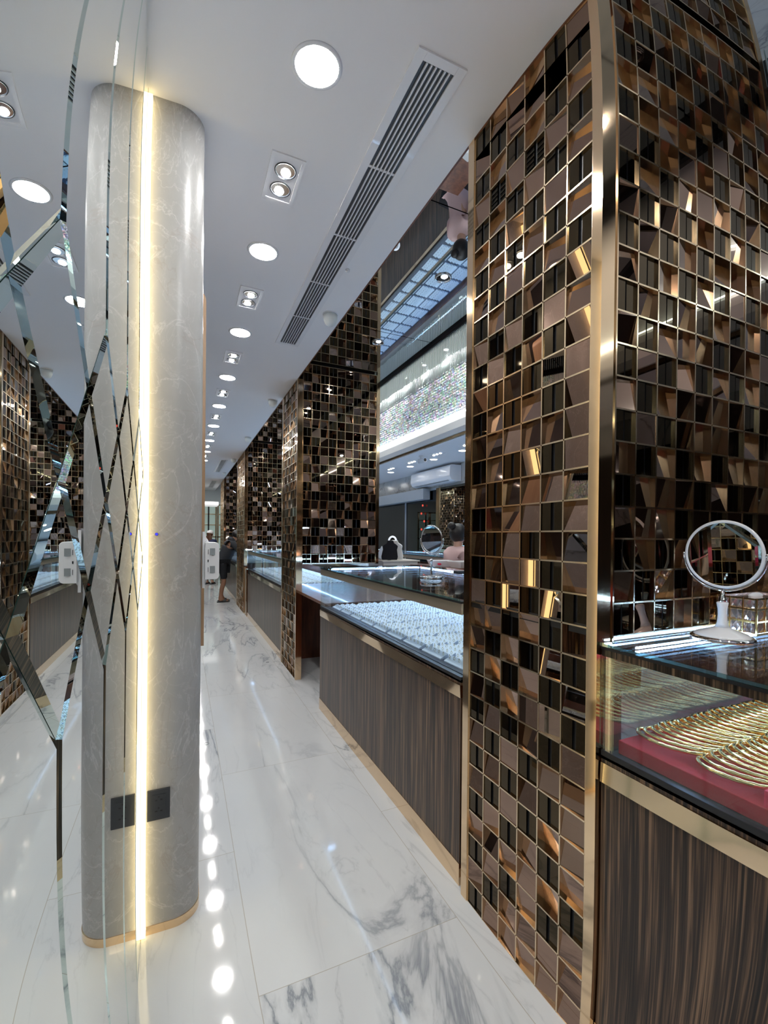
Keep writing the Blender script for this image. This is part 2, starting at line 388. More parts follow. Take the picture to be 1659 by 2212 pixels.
# ------------------------------------------------------------------ left wall mirror
def mirror_wall():
    t = thing('wall_mirror', (XM, 0, 0), 'large silver mirror covering the left wall, cut into diamonds with slanted edges', 'wall mirror')
    Y0, Y1 = -4.4, 1.955
    def clip(poly):          # keep between Y0 and Y1
        for sgn, lim in ((1, Y0), (-1, Y1)):
            out = []
            for i in range(len(poly)):
                a, b = poly[i], poly[(i+1) % len(poly)]
                ia, ib = sgn*(a[0]-lim) >= 0, sgn*(b[0]-lim) >= 0
                if ia: out.append(a)
                if ia != ib:
                    k = (lim-a[0])/(b[0]-a[0]); out.append((lim, a[1]+k*(b[1]-a[1])))
            poly = out
            if not poly: return poly
        return poly
    polys = []
    e = .68; w_ = .359; zt = [1.965, 1.803, 1.640, 1.481, 1.318]
    n0 = int((Y0-e)/w_)-1
    for k in range(n0, 6):
        c = e+w_*k; o = c+w_/2
        polys.append([(c, zt[0]), (o, zt[1]), (c+w_, zt[0]), (c+w_, HC), (c, HC)])
        polys.append([(c, zt[4]), (c, 0.), (c+w_, 0.), (c+w_, zt[4]), (o, zt[3])])
        polys.append([(c, zt[2]), (o, zt[1]), (c, zt[0]), (c-w_/2, zt[1])])
        polys.append([(c, zt[4]), (o, zt[3]), (c, zt[2]), (c-w_/2, zt[3])])
        polys.append([(o, zt[3]), (c+w_, zt[2]), (o, zt[1]), (c, zt[2])])
    def inset(poly, d):
        n = len(poly); out = []
        area = sum(poly[i][0]*poly[(i+1) % n][1]-poly[(i+1) % n][0]*poly[i][1] for i in range(n))
        sg = 1 if area > 0 else -1
        for i in range(n):
            p0, p1, p2 = [Vector(q) for q in (poly[i-1], poly[i], poly[(i+1) % n])]
            d1 = (p1-p0).normalized(); d2 = (p2-p1).normalized()
            n1 = Vector((-d1.y, d1.x))*sg; n2 = Vector((-d2.y, d2.x))*sg
            b = (n1+n2); L = b.length
            if L < 1e-4: out.append(tuple(p1+n1*d)); continue
            b.normalize(); out.append(tuple(p1+b*(d/max(.2, b.dot(n1)))))
        return out
    for poly in polys:
        pl = clip(poly)
        if len(pl) < 3: continue
        cl = []
        for q in pl:
            if not cl or (Vector(q)-Vector(cl[-1])).length > 1e-3: cl.append(q)
        if (Vector(cl[0])-Vector(cl[-1])).length < 1e-3: cl.pop()
        if len(cl) < 3: continue
        xs = [q[0] for q in cl]
        if max(xs)-min(xs) < .05: continue
        outer = inset(cl, .0007); inner = inset(cl, .0145)
        n = len(cl); mb = MB()
        vs = [(XM-.0042, a, b) for a, b in outer]+[(XM, a, b) for a, b in inner]+[(XM-.009, a, b) for a, b in outer]
        k = 0
        mb.add(vs, [tuple(range(n, 2*n))], mi=0)
        mb.f += [(i, (i+1) % n, n+(i+1) % n, n+i) for i in range(n)]; mb.sm += [False]*n; mb.mi += [1]*n
        mb.f += [(i, (i+1) % n, 2*n+(i+1) % n, 2*n+i) for i in range(n)]; mb.sm += [False]*n; mb.mi += [2]*n
        mb.build('mirror_panel', [M['mirror'], M['bevel'], M['seam']], t)
    MB().box(XM-.012, XM-.0092, Y0, Y1, 0, HC).build('backing', M['seam'], t)
mirror_wall()

# ------------------------------------------------------------------ stone pillar
PX, PF = .075, 1.985
def pillar():
    r = .105; pts = [(XM-.1, PF)]
    for k in range(33):
        a = -PI/2+PI/2*k/32; pts.append((PX-r+r*math.cos(a), PF+r+r*math.sin(a)))
    yb = 2.42
    for k in range(13):
        a = PI/2*k/12; pts.append((PX-.05+.05*math.cos(a), yb-.05+.05*math.sin(a)))
    pts.append((XM-.1, yb))
    t = thing('stone_pillar', (-.03, 2.2, 0), 'pale grey marble clad pillar with rounded corner beside the mirror wall', 'pillar')
    n = len(pts); mb = MB()
    mb.prism(pts, 'z', .034, HC, smooth=False); o = mb.build('shaft', M['stone'], t)
    base = [(x+(.003 if x > -.1 else 0), yy-(.003 if yy < 2.1 else 0)) for x, yy in pts]
    MB().prism(base, 'z', 0, .034).build('base_trim', M['gold'], t)
pillar()
t = thing('led_strip_light', (XM+.012, 1.965, .02), 'tall warm glowing LED strip where the mirror wall meets the stone pillar', 'LED strip')
MB().box(XM+.0, XM+.0165, 1.957, 1.984, .012, HC-.02).build('diffuser', M['led'], t)
MB().box(XM-.009, XM, 1.957, 1.984, .0, HC).build('channel', M['goldsat'], t)
# socket, indicator, wall device
t = thing('wall_socket', (-.076, PF-.004, .525), 'dark grey double power socket plate low on the stone pillar', 'power socket')
bevel(MB().box(-.117, -.036, PF-.008, PF, .452, .572).build('plate', M['dark'], t), .002)
MB().box(-.099, -.052, PF-.0095, PF-.0078, .470, .552).build('insert', M['dark'], t)
for zc in (.535, .492):
    for dx, dz in ((-.009, -.004), (.009, -.004)): MB().box(-.0755+dx-.004, -.0755+dx+.004, PF-.0105, PF-.0093, zc+dz-.002, zc+dz+.002).build('contact_hole', M['black'], t)
    MB().lathe([(.003, PF-.0105), (.003, PF-.009)], (-.0755, 0, zc+.008), 8, 'y').build('contact_hole', M['black'], t)
t = thing('indicator_button', (-.092, PF-.004, 1.577), 'tiny blue glowing button on the pillar at eye height', 'indicator light')
MB().lathe([(.006, PF-.005), (.006, PF)], (-.092, 0, 1.577), 16, 'y').build('bezel', M['dark'], t)
MB().lathe([(.0045, PF-.0065), (.0045, PF-.005)], (-.092, 0, 1.577), 16, 'y').build('lens', M['bluedot'], t)
def wall_device():
    t = thing('fingerprint_terminal', (.1, 2.07, 1.38), 'white rounded plastic device on a bracket on the pillar side', 'wall device')
    x0, x1, z0, z1, r = .087, .143, 1.388, 1.545, .016; pts = []
    for cx, cz, a0 in ((x1-r, z1-r, 0), (x0+.002, z1-.002, 90), (x0+.002, z0+.002, 180), (x1-r, z0+r, 270)):
        rr = r if cx > .11 else .002
        for k in range(7): a = R(a0+15*k); pts.append((cx+rr*math.cos(a), cz+rr*math.sin(a)))
    bevel(MB().prism(pts, 'y', 2.035, 2.14).build('housing', M['whiteplastic'], t), .003)
    for zc in (1.505, 1.430):
        MB().box(.106, .126, 2.032, 2.036, zc-.014, zc+.015).build('window', M['greyplastic'], t)
        MB().box(.0985, .1005, 2.033, 2.036, zc-.010, zc+.010).build('slot', M['dark'], t)
    MB().box(.097, .101, 2.032, 2.036, 1.462, 1.472).build('sensor', M['black'], t)
    b = MB().tube([(.083, 2.09, 1.585), (.087, 2.09, 1.565), (.096, 2.09, 1.550), (.1, 2.09, 1.54)], .006, 8)
    b.tube([(.083, 2.09, 1.350), (.086, 2.09, 1.372), (.094, 2.09, 1.386), (.1, 2.09, 1.395)], .006, 8)
    b.box(.078, .088, 2.06, 2.12, 1.35, 1.59); b.build('bracket', M['whiteplastic'], t)
wall_device()
def arched_panel():
    t = thing('rounded_screen', (.06, 2.6, 1.01), 'tall tan wooden screen with rounded top standing out behind the pillar', 'screen')
    x0, x1, z0, z1 = .055, .101, 1.02, 2.79
    pts = [(x0, z0), (x1, z0), (x1, z1-.05)]+[(x1-.03+.03*math.cos(R(a)), z1-.05+.05*math.sin(R(a))) for a in range(10, 91, 10)]+[(x0, z1)]
    MB().prism(pts, 'y', 2.43, 2.9).build('board', M['brownwood'], t)
    MB().box(XM-.011, x0, 2.43, 2.9, 1.0, 2.8).build('side', M['white'], t)
arched_panel()

# ------------------------------------------------------------------ tiled columns
def tile_face(root, O, u, n, cols, rows, pu, pv, seed, label=None, step=1):
    """bronze mirror tiles, each tilted its own way, in a grid of thin gold strips; O lower-left corner on the outer plane"""
    rg = random.Random(seed); O = Vector(O); u = Vector(u).normalized(); n = Vector(n).normalized(); v = Vector((0, 0, 1))
    mb = MB(); D = .046; g = .0028
    for j in range(rows):
        for i in range(cols):
            p = O+u*(pu*i)+v*(pv*j)
            even = (i+j) % 2 == 0; split = even and rg.random() < .8; flat = split or rg.random() < .12
            if split:      # two narrow dark mirror strips with a black groove between them
                for c0, c1 in ((0, .44), (.56, 1)):
                    off = -.003-(.004 if c0 else 0)
                    mb.add([p+u*(g+c*(pu-2*g))+v*(g+h_*(pv-2*g))+n*off for c, h_ in ((c0, 0), (c1, 0), (c1, 1), (c0, 1))], [(0, 1, 2, 3)], mi=2)
                mb.add([p+u*(g+c*(pu-2*g))+v*(g+h_*(pv-2*g))-n*.010 for c, h_ in ((.4, 0), (.6, 0), (.6, 1), (.4, 1))], [(0, 1, 2, 3)], mi=3)
                continue
            if flat: a = rg.uniform(-.012, .012); b = rg.uniform(-.012, .012)
            else:
                k = rg.choice([(1, 1), (1, -1), (-1, 1), (-1, -1), (1, 0), (0, 1), (0, -1), (1, 1), (1, -1)])
                s = rg.uniform(.10, .19) if k[0]*k[1] else rg.uniform(.15, .30); a, b = k[0]*s, k[1]*s
            m = (abs(a)+abs(b))/2
            vs = []
            for cu, cv in ((0, 0), (1, 0), (1, 1), (0, 1)):
                off = -.001-(m+a*(cu-.5)+b*(cv-.5))*pu
                q = p+u*(g+cu*(pu-2*g))+v*(g+cv*(pv-2*g))
                vs.append(q+n*off)
            for cu, cv in ((0, 0), (1, 0), (1, 1), (0, 1)):
                vs.append(p+u*(g+cu*(pu-2*g))+v*(g+cv*(pv-2*g))-n*D)
            mb.add(vs, [(0, 1, 2, 3)], mi=0)
            k = len(mb.v)-8
            for a4, b4 in ((0, 1), (1, 2), (2, 3), (3, 0)): mb.f.append((k+a4, k+b4, k+b4+4, k+a4+4)); mb.sm.append(False); mb.mi.append(1)
    tp = mb.build('tile_panel', [M['tile'], M['tileside'], M['darktile'], M['black']], root)
    fr = MB(); h = .0026
    def bar(p, q, wdir):
        p = Vector(p); q = Vector(q); w2 = Vector(wdir)*h
        vs = [p-w2+n*.001, p+w2+n*.001, q+w2+n*.001, q-w2+n*.001, p-w2-n*.044, p+w2-n*.044, q+w2-n*.044, q-w2-n*.044]
        fr.add(vs, [(0,3,2,1),(4,5,6,7),(0,1,5,4),(1,2,6,5),(2,3,7,6),(3,0,4,7)])
    for i in range(cols+1): bar(O+u*(pu*i), O+u*(pu*i)+v*(pv*rows), u)
    for j in range(rows+1): bar(O+v*(pv*j), O+v*(pv*j)+u*(pu*cols), v)
    fr.build('tile_grid', M['goldrim'], root)
    return tp
def column(yf, ncol, label, seed):
    """portal column: face panel down to the floor along the aisle, box above the counter"""
    w_ = .1026*ncol; y0 = yf; y1 = yf+.04+w_+.045
    t = thing('tiled_column', (XC, yf, 0), label, 'column')
    tr = .04
    # aisle face (looks towards -X): columns run towards the camera
    tile_face(t, (XC, y0+tr+w_, .0), (0, -1, 0), (-1, 0, 0), ncol, 32, .1026, .1, seed)
    tile_face(t, (XC, y0+tr+w_, 3.2), (0, -1, 0), (-1, 0, 0), ncol, 1, .1026, .094, seed+1)
    MB().box(XC+.0465, XC+.06, y0+.002, y1-.002, 0, HC).build('core', M['black'], t)
    MB().box(XC-.006, XC+.06, y0-.0, y0+tr-.003, 0, HC).build('corner_trim', M['gold'], t)
    MB().box(XC-.006, XC+.06, y1-.042, y1, 0, HC).build('edge_trim', M['gold'], t)
    # box over the counter
    xa, xb = 1.194, 1.194+9*.0973
    MB().box(XC+.062, xb-.012, y0+.047, y1-.047, 1.31, HM-.002).build('box_core', M['black'], t)
    tile_face(t, (xa, y0, 1.277), (1, 0, 0), (0, -1, 0), 9, 22, .0973, .1, seed+2)
    tile_face(t, (xb, y1, 1.277), (-1, 0, 0), (0, 1, 0), 9, 22, .0973, .1, seed+3)
    n_ = int((y1-y0-.06)/.1); pz = (y1-y0-.06)/n_
    tile_face(t, (xb+.034, y0+.03, 1.277), (0, 1, 0), (1, 0, 0), n_, 22, pz, .1, seed+4)
    for yy, q in ((y0, 1), (y1-.03, 2)):
        MB().box(XC+.061, xa-.003, yy-(.004 if q == 1 else 0), yy+.03, 1.26, HM-.001).build('inner_trim', M['gold'], t)
        MB().box(xb+.003, xb+.038, yy-(.004 if q == 1 else 0), yy+.03, 1.26, HM-.001).build('outer_trim', M['gold'], t)
    MB().box(XC+.05, xb+.036, y0+.002, y1-.002, 1.265, 1.276).build('sill', M['goldsat'], t)
    MB().box(1.142, xb+.03, y0+.03, y1-.03, 1.276, 1.308).build('underside', M['black'], t)
    return t
column(.956, 6, 'nearest bronze mirror tiled column with gold corner trim, on the right', 10)
column(4.87, 7, 'second bronze tiled column, beyond the wooden flap counter', 30)
column(9.45, 12, 'third bronze tiled column, with the bending man just past it', 50)
column(14.4, 12, 'farthest bronze tiled column near the end of the aisle', 70)
column(-3.6, 6, 'bronze tiled column behind the camera', 90)

# ------------------------------------------------------------------ jewellery counters
ring_mesh = None
def make_ring():
    mb = MB(); n = 10
    P = [(.0075*math.cos(2*PI*k/n), 0, .0075*math.sin(2*PI*k/n)) for k in range(n)]
    mb.tube(P, .0013, 4, closed=True)
    mb.add([(.003, 0, .0085), (0, .003, .0085), (-.003, 0, .0085), (0, -.003, .0085), (0, 0, .012), (0, 0, .006)],
           [(0,1,4),(1,2,4),(2,3,4),(3,0,4),(0,1,5),(1,2,5),(2,3,5),(3,0,5)])
    return mb
def tray_mesh(w_, d, steps=4, slope=.022):
    """white card stepped tray, steps rise towards +y"""
    mb = MB()
    for k in range(steps):
        a = -d/2+d*k/steps; b = -d/2+d*(k+1)/steps-.002
        mb.prism([(a, 0), (b, 0), (b, .006+slope), (a, .006)], 'x', -w_/2, w_/2)
    return mb
tray_proto = None
def counter(y0, y1, label, rail='gold', x0=1.15, x1=2.2, wood_z=.925):
    t = thing('display_counter', (x0, (y0+y1)/2, 0), label, 'display counter')
    MB().box(x0+.012, x1, y0+.002, y1-.002, .0, wood_z-.01).build('cabinet', M['redwood'], t)
    MB().box(x0, x0+.012, y0, y1, .098, .848).box(x0, x0+.012, y0, y1, .906, wood_z+.006).build('front_panel', M['wood'], t)
    MB().box(x0, x1, y0, y1, wood_z-.008, wood_z+.006).build('deck', M['black'], t)
    MB().box(x0-.003, x0+.012, y0-.002, y1+.002, 0, .098).build('plinth', M['gold'], t)
    # slightly wavy polished gold band
    mb = MB(); n = max(2, int((y1-y0)/.04)); vs = []
    for i in range(n+1):
        yy = y0+(y1-y0)*i/n; dx = .0012*math.sin(yy*5.1)+.0008*math.sin(yy*11.7+1)
        vs += [(x0-.004+dx, yy, .848), (x0-.004-dx, yy, .906)]
    mb.add(vs, [(2*i, 2*i+2, 2*i+3, 2*i+1) for i in range(n)], True); mb.box(x0-.002, x0+.012, y0, y1, .8485, .9055)
    mb.build('gold_band', M['gold'], t)
    gz0 = wood_z+.006; gt = 1.288 if rail == 'gold' else 1.257
    rz0 = 1.225
    MB().box(x0, x0+.006, y0, y1, gz0, rz0+.01).build('front_glass', M['glass'], t)
    for yy in (y0, y1-.006):
        MB().box(x0+.007, x1, yy, yy+.006, gz0, gt-.002).build('end_glass', M['mglass'] if (rail != 'gold' and yy != y0) else M['glass'], t)
    MB().box(x0-.002, x0+.016, y0, y1, gz0-.004, gz0+.012).build('glass_channel', M['black'], t)
    MB().box(x0-.002, x0+.02, y0, y1, rz0, gt-.012).build('top_rail', M['goldsat'] if rail == 'gold' else M['wood'], t)
    MB().box(x0-.004, x0+.022, y0-.002, y1+.002, gt-.012, gt-.002).build('rail_edge', M['black'], t)
    MB().box(x0-.012, x1+.01, y0-.004, y1+.004, gt-.001, gt+.010).build('top_glass', M['glass'], t)
    MB().box(x0-.0135, x0-.012, y0-.004, y1+.004, gt-.001, gt+.010).build('glass_edge', M['gglass'], t)
    MB().box(x1-.02, x1, y0, y1, gz0, gz0+.11).box(x1-.02, x1, y0, y1, gt-.05, gt-.002).build('back_frame', M['redwood'], t)
    # doors at the staff side
    n = max(2, int((y1-y0)/.6))
    for i in range(n):
        a = y0+(y1-y0)*i/n+.01; b = y0+(y1-y0)*(i+1)/n-.01
        dr = MB().box(x1, x1+.018, a, b, .1, .88).build('door', M['redwood'] if i % 3 else M['black'], t)
        MB().box(x1+.018, x1+.03, b-.05, b-.035, .5, .62).build('door_handle', M['chrome'], dr)
    # LED strips under the top glass
    def led(p0, p1, poke=True):
        d = (Vector(p1)-Vector(p0)); L = d.length; d.normalize(); k = int(L/.017)
        hb = MB(); lb = MB()
        a = Vector(p0); b = Vector(p1)
        xs = sorted((a.x, b.x)); yy = sorted((a.y, b.y))
        hb.box(xs[0]-.007, xs[1]+.007, yy[0]-.007, yy[1]+.007, a.z+.004, a.z+.009)
        h = hb.build('led_profile', M['reflector'], t)
        for i in range(k):
            c = a+d*(.017*(i+.5)); lb.box(c.x-.0045, c.x+.0045, c.y-.0045, c.y+.0045, a.z-.004, a.z+(.012 if poke else .003))
        e = lb.build('led_diodes', M['blueled'] if poke else M['frontfill'], h); e['kind'] = 'stuff'
    led((x0+.08, y1-.05, gt-.016), (x1-.05, y1-.05, gt-.016))
    led((x1-.05, y0+.05, gt-.016), (x1-.05, y1-.07, gt-.016))
    led((x0+.034, y0+.05, rz0+.004), (x0+.034, y1-.05, rz0+.004), False)  # out-of-sight strip behind the front rail, added to brighten the trays
    return t
C0 = counter(-2.6, .952, 'nearest display counter full of gold bangles on red velvet, at lower right', rail='dark')
C1 = counter(1.70, 3.98, 'glass display counter with white ring trays between first and second tiled columns')
C2 = counter(5.78, 9.0, 'display counter of blue-lit trays between the second and third tiled columns')
C3 = counter(10.83, 14.3, 'far display counter between the third and the farthest tiled columns')
CR = counter(3.2, 13.0, 'long blue-lit display counter on the far side of the staff area', x0=3.5, x1=4.45)
for yy, m_ in ((9.06, 'gold'), (9.25, 'goldsat')):
    tag(bevel(MB().box(1.138, 1.19, yy, yy+.06, 0, .92).build('counter_post', M[m_])), ('polished gold' if m_ == 'gold' else 'satin metal')+' upright post in the gap before the third column', 'post')
# wooden flap between counter and second column
t = thing('flap_counter', (1.2, 4.4, .93), 'reddish wooden flap table between the ring counter and the second column', 'flap table')
bevel(MB().box(1.20, 2.15, 4.0, 5.76, .925, .955).build('table_top', M['redwood'], t))
MB().box(1.21, 2.15, 5.68, 5.74, .10, .925).build('end_panel', M['redwood'], t)
MB().box(1.22, 2.15, 5.69, 5.73, .0, .1).build('kick_board', M['redwood'], t)

# trays
def trays(xs, ys, z, w_, d, cname, label, group, slope=.012):
    global tray_proto
    out = []
    for x in xs:
        for y in ys:
            if tray_proto is None:
                tray_proto = tray_mesh(.18, .235).build('ring_tray', M['card'], origin=(0, 0, 0)); o = tray_proto
            else: o = tray_proto.copy(); COL.objects.link(o)
            o.location = (x, y, z); o.rotation_euler = (0, 0, R(-90)); o.scale = (d/.19, w_/.25, 1)
            tag(o, label, 'ring tray', group); out.append(o)
    return out
def frange(a, b, n): return [a+(b-a)*(i+.5)/n for i in range(n)]
T1 = trays(frange(1.22, 2.1, 4), frange(1.76, 3.9, 9), .934, .205, .215, 'ring_tray', 'white stepped ring tray in the counter between first and second columns', 'white ring trays in the nearer ring counter')
T2 = trays(frange(1.22, 2.1, 4), frange(5.84, 8.95, 13), .934, .205, .232, 'ring_tray', 'white jewellery tray in the counter past the second column', 'white trays in the counter past the second column')
T3 = trays(frange(1.22, 2.1, 3), frange(10.9, 14.2, 10), .934, .26, .33, 'ring_tray', 'white jewellery tray in the far counter past the third column', 'white trays in the far counter past the third column')
T4 = trays(frange(3.56, 4.4, 3), frange(3.3, 12.9, 26), .934, .25, .315, 'ring_tray', 'white jewellery tray in the long counter across the staff area', 'white trays in the counter across the staff area')
# dark boards under the trays
for nm, (a, b, c, d) in {'C1': (1.2, 2.12, 1.74, 3.92), 'C2': (1.2, 2.12, 5.82, 8.96), 'C3': (1.2, 2.12, 10.87, 14.25), 'CR': (3.54, 4.42, 3.25, 12.95)}.items():
    par = {'C1': C1, 'C2': C2, 'C3': C3, 'CR': CR}[nm]
    MB().box(a, b, c, d, .9312, .9335).build('tray_board', M['frameblue'], par)
# rings: the ones that show largest stand alone, the rest are one mass
spots = []
for o in T1:
    for i in range(5):
        for j in range(4):
            lx = -.078+.039*i; fy = (j+.6)/4
            # tray local: steps along local y (= world x after -90 turn)
            wy = o.location.y-lx*o.scale[0]*1.0
            wx = o.location.x+(-.125+.25*fy)*o.scale[1]
            spots.append((wx, wy, .934+.006+.022*.6+.007))
spots.sort(key=lambda p: (p[0])**2+(p[1])**2+(p[2]-EYE)**2)
rp = None
RL = 'small gold ring standing on a white tray in the ring counter'
for (x, y, z) in spots[:300]:
    if rp is None: rp = make_ring().build('gold_ring', M['ring'], origin=(0, 0, 0)); o = rp
    else: o = rp.copy(); COL.objects.link(o)
    o.location = (x, y, z); o.rotation_euler = (0, 0, R(90)+rnd.uniform(-.2, .2)); tag(o, RL, 'ring', 'gold rings on the white trays')
def ring_mass(pts, label, group=None):
    mb = MB(); src = MB(); n = 6
    for (x, y, z) in pts:
        P = [(x, y+.0075*math.cos(2*PI*k/n), z+.0075*math.sin(2*PI*k/n)) for k in range(n)]
        mb.tube(P, .0016, 3, closed=True)
    o = mb.build('gold_rings', M['ring']); tag(o, label, 'rings', kind='stuff')
ring_mass(spots[300:], 'mass of small gold rings on the farther white trays of the ring counter')
def simple_spots(T, nx, ny):
    s = []
    for o in T:
        for i in range(nx):
            for j in range(ny):
                s.append((o.location.x+(-.125+.25*(i+.62)/nx)*o.scale[1], o.location.y+(-.085+.17*j/(ny-1))*o.scale[0], .9545))
    return s
ring_mass(simple_spots(T2, 5, 5), 'mass of tiny gold rings on trays past the second column')
ring_mass(simple_spots(T4, 5, 6), 'mass of tiny gold rings on trays across the staff area')

# red velvet tray boards with bangles in the nearest counter
t = thing('velvet_tray', (1.6, .4, .931), 'crimson velvet display tray under the gold bangles in nearest counter', 'display tray')
bevel(MB().box(1.195, 2.13, -2.4, .93, .9315, .972).build('board', M['velvet'], t), .002)
def bangle_mesh():
    mb = MB(); n = 56; r = .088; P = []; rr = []
    for k in range(n):
        a = 2*PI*k/n; P.append((r*.92*math.cos(a), r*math.sin(a), 0)); rr.append(.0056+.0007*math.sin(k*2.1))
    mb.tube(P, rr, 8, closed=True); return mb
bg = None
def bangles(yc, xs, label, group):
    global bg
    for k, x in enumerate(xs):
        if bg is None: bg = bangle_mesh().build('gold_bangle', M['jewel'], origin=(0, 0, 0)); o = bg
        else: o = bg.copy(); COL.objects.link(o)
        o.location = (x, yc+rnd.uniform(-.003, .003), .9765+.0145+rnd.uniform(0, .001)); o.rotation_euler = (rnd.uniform(-.012, .012), R(9), rnd.uniform(-.2, .2))
        tag(o, label, 'bangle', group)
def xs_(a, d, n): return [a+d*i for i in range(n)]
bangles(.835, xs_(1.295, .032, 23), 'gold bangle in the shingled row lying nearest the tiled column', 'bangles of the row beside the tiled column')
bangles(.652, xs_(1.278, .033, 23), 'gold bangle in the second shingled row on red velvet', 'bangles of the second row on the red velvet')
bangles(.468, xs_(1.285, .033, 22), 'gold bangle in third shingled row at right edge', 'bangles of the third row on the red velvet')
t = thing('jewellery_box', (1.235, .5, .972), 'open crimson jewellery box at the counter glass, lower right edge', 'jewellery box')
mb = MB().box(1.2, 1.29, .36, .56, .9725, .978).box(1.2, 1.204, .36, .56, .978, 1.01).box(1.286, 1.29, .36, .56, .978, 1.01).box(1.204, 1.286, .36, .364, .978, 1.01).box(1.204, 1.286, .556, .56, .978, 1.01)
mb.build('box_shell', M['redbox'], t)
MB().box(1.205, 1.285, .365, .555, .978, .995).build('cushion', M['velvet'], t)

# ------------------------------------------------------------------ things on the counters
def stand_mirror(loc, rdisc, zc, rot, tilt, label, porcelain):
    t = thing('table_mirror', loc, label, 'table mirror')
    x, y, z = loc
    if porcelain:
        MB().lathe([(.0836, z), (0.0859, z+0.0046), (0.0836, z+0.0092), (0.0768, z+0.0126)], (x, y, 0), 40).build('base_rim', M['chrome'], t)
        MB().lathe([(0.0780, z+0.0098), (0.0678, z+0.0184), (0.0339, z+0.0310), (0.0192, z+0.0379)], (x, y, 0), 40).build('base', M['porcelain'], t)
        MB().lathe([(0.0192, z+0.0379), (0.0141, z+0.0517), (0.0119, z+0.0747), (0.0124, z+0.0943), (0.0158, z+0.1127), (0.0147, z+0.1150)], (x, y, 0), 28).build('stem', M['porcelain'], t)
        MB().lathe([(0.0136, z+0.1150), (0.0102, z+0.1242), (0.0068, z+0.1380), (0.0034, z+0.1552)], (x, y, 0), 16).build('finial', M['chrome'], t)
    else:
        MB().lathe([(.072, z), (.072, z+.022), (.07, z+.024), (.0, z+.024)], (x, y, 0), 36).build('base_drum', M['chrome'], t)
        MB().lathe([(.074, z+.024), (.074, z+.03), (.0, z+.031)], (x, y, 0), 36).build('base', M['chrome'], t)
        MB().lathe([(.009, z+.03), (.007, z+.05), (.007, z+.12), (.011, z+.125), (.006, z+.14)], (x, y, 0), 16).build('stem', M['chrome'], t)
    Rm = Matrix.Rotation(rot, 3, 'Z') @ Matrix.Rotation(tilt, 3, 'X')
    C = Vector((x, y, zc))
    def tr(mb): mb.v = [tuple(C+Rm @ Vector(v)) for v in mb.v]; return mb
    tr(MB().tube([((rdisc-.001)*math.cos(2*PI*k/64), 0, (rdisc-.001)*math.sin(2*PI*k/64)) for k in range(64)], .0052, 10, closed=True)).build('rim', M['porcelain'] if porcelain else M['chrome'], t)
    tr(MB().lathe([(rdisc-.004, -.0030), (rdisc-.004, .0030)], (0, 0, 0), 64, 'y', smooth=False)).build('mirror_glass', M['mirror'], t)
    # the yoke
    P = [Vector(((rdisc+.009)*math.cos(R(a)), 0, (rdisc+.009)*math.sin(R(a)))) for a in range(180, 361, 9)]
    Rz = Matrix.Rotation(rot, 3, 'Z')
    MB().tube([C+Rz @ p for p in P], .0032, 8).build('yoke', M['chrome'], t)
    for sgn in (1, -1): MB().ell(C+Rz @ Vector((sgn*(rdisc+.0075), 0, 0)), .006, .006, .006, 10, 6).build('pivot', M['chrome'], t)
# mirror normal: local -Y faces the viewer; rotation about Z turns it
stand_mirror((1.53, .832, 1.2675), .103, 1.531, R(-82), R(4), 'round white-rimmed table mirror on porcelain stem, on the nearest counter', True)
stand_mirror((1.455, 2.50, 1.2985), .089, 1.563, R(-72), R(5), 'round chrome table mirror standing on the ring counter', False)
# crystal tissue box
def crystal_box():
    t = thing('crystal_box', (1.8, .87, 1.2675), 'rectangular crystal tissue box with gold bars behind the porcelain mirror', 'tissue box')
    x0, x1, y0, y1, z0, z1 = 1.685, 1.93, .815, .935, 1.2677, 1.388
    mb = MB(); e = .003
    for zz in (z0, (z0*2+z1)/3, (z0+z1*2)/3, z1-2*e):
        mb.box(x0, x1, y0, y0+e, zz, zz+e*1.6).box(x0, x1, y1-e, y1, zz, zz+e*1.6).box(x0, x0+e, y0+e, y1-e, zz, zz+e*1.6).box(x1-e, x1, y0+e, y1-e, zz, zz+e*1.6)
    nx, ny = 5, 3
    for i in range(nx+1):
        xx = x0+(x1-x0-e)*i/nx
        mb.box(xx, xx+e, y0-.001, y0+e, z0, z1).box(xx, xx+e, y1-e, y1+.001, z0, z1)
    for i in range(ny+1):
        yy = y0+(y1-y0-e)*i/ny; mb.box(x0-.001, x0+e, yy, yy+e, z0, z1).box(x1-e, x1+.001, yy, yy+e, z0, z1)
    mb.build('gold_bars', M['jewel'], t)
    cb = MB()
    def pyr(p, a, b, n_):
        p, a, b, n_ = map(Vector, (p, a, b, n_)); q = [p, p+a, p+a+b, p+b, p+a/2+b/2+n_]
        cb.add(q, [(0,1,4),(1,2,4),(2,3,4),(3,0,4)])
    for k in range(3):
        zz = z0+.005+(z1-z0-.006)*k/3; hz = (z1-z0-.006)/3
        for i in range(nx*2):
            xx = x0+(x1-x0)*i/(nx*2); wx = (x1-x0)/(nx*2)
            pyr((xx, y0+.006, zz), (wx, 0, 0), (0, 0, hz), (0, -.006, 0)); pyr((xx, y1-.006, zz), (wx, 0, 0), (0, 0, hz), (0, .006, 0))
        for i in range(ny*2):
            yy = y0+(y1-y0)*i/(ny*2); wy = (y1-y0)/(ny*2)
            pyr((x0+.006, yy, zz), (0, wy, 0), (0, 0, hz), (-.006, 0, 0)); pyr((x1-.006, yy, zz), (0, wy, 0), (0, 0, hz), (.006, 0, 0))
    cb.box(x0+.01, x1-.01, y0+.01, y1-.01, z1-.012, z1-.006)
    cb.build('crystal_facets', mat('tissue_box_crystal', (.86,.74,.68), .05, metal=.8), t)
    MB().ell((1.80, .875, z1-.002), .04, .012, .010, 12, 6).build('tissue', M['white'], t)
crystal_box()
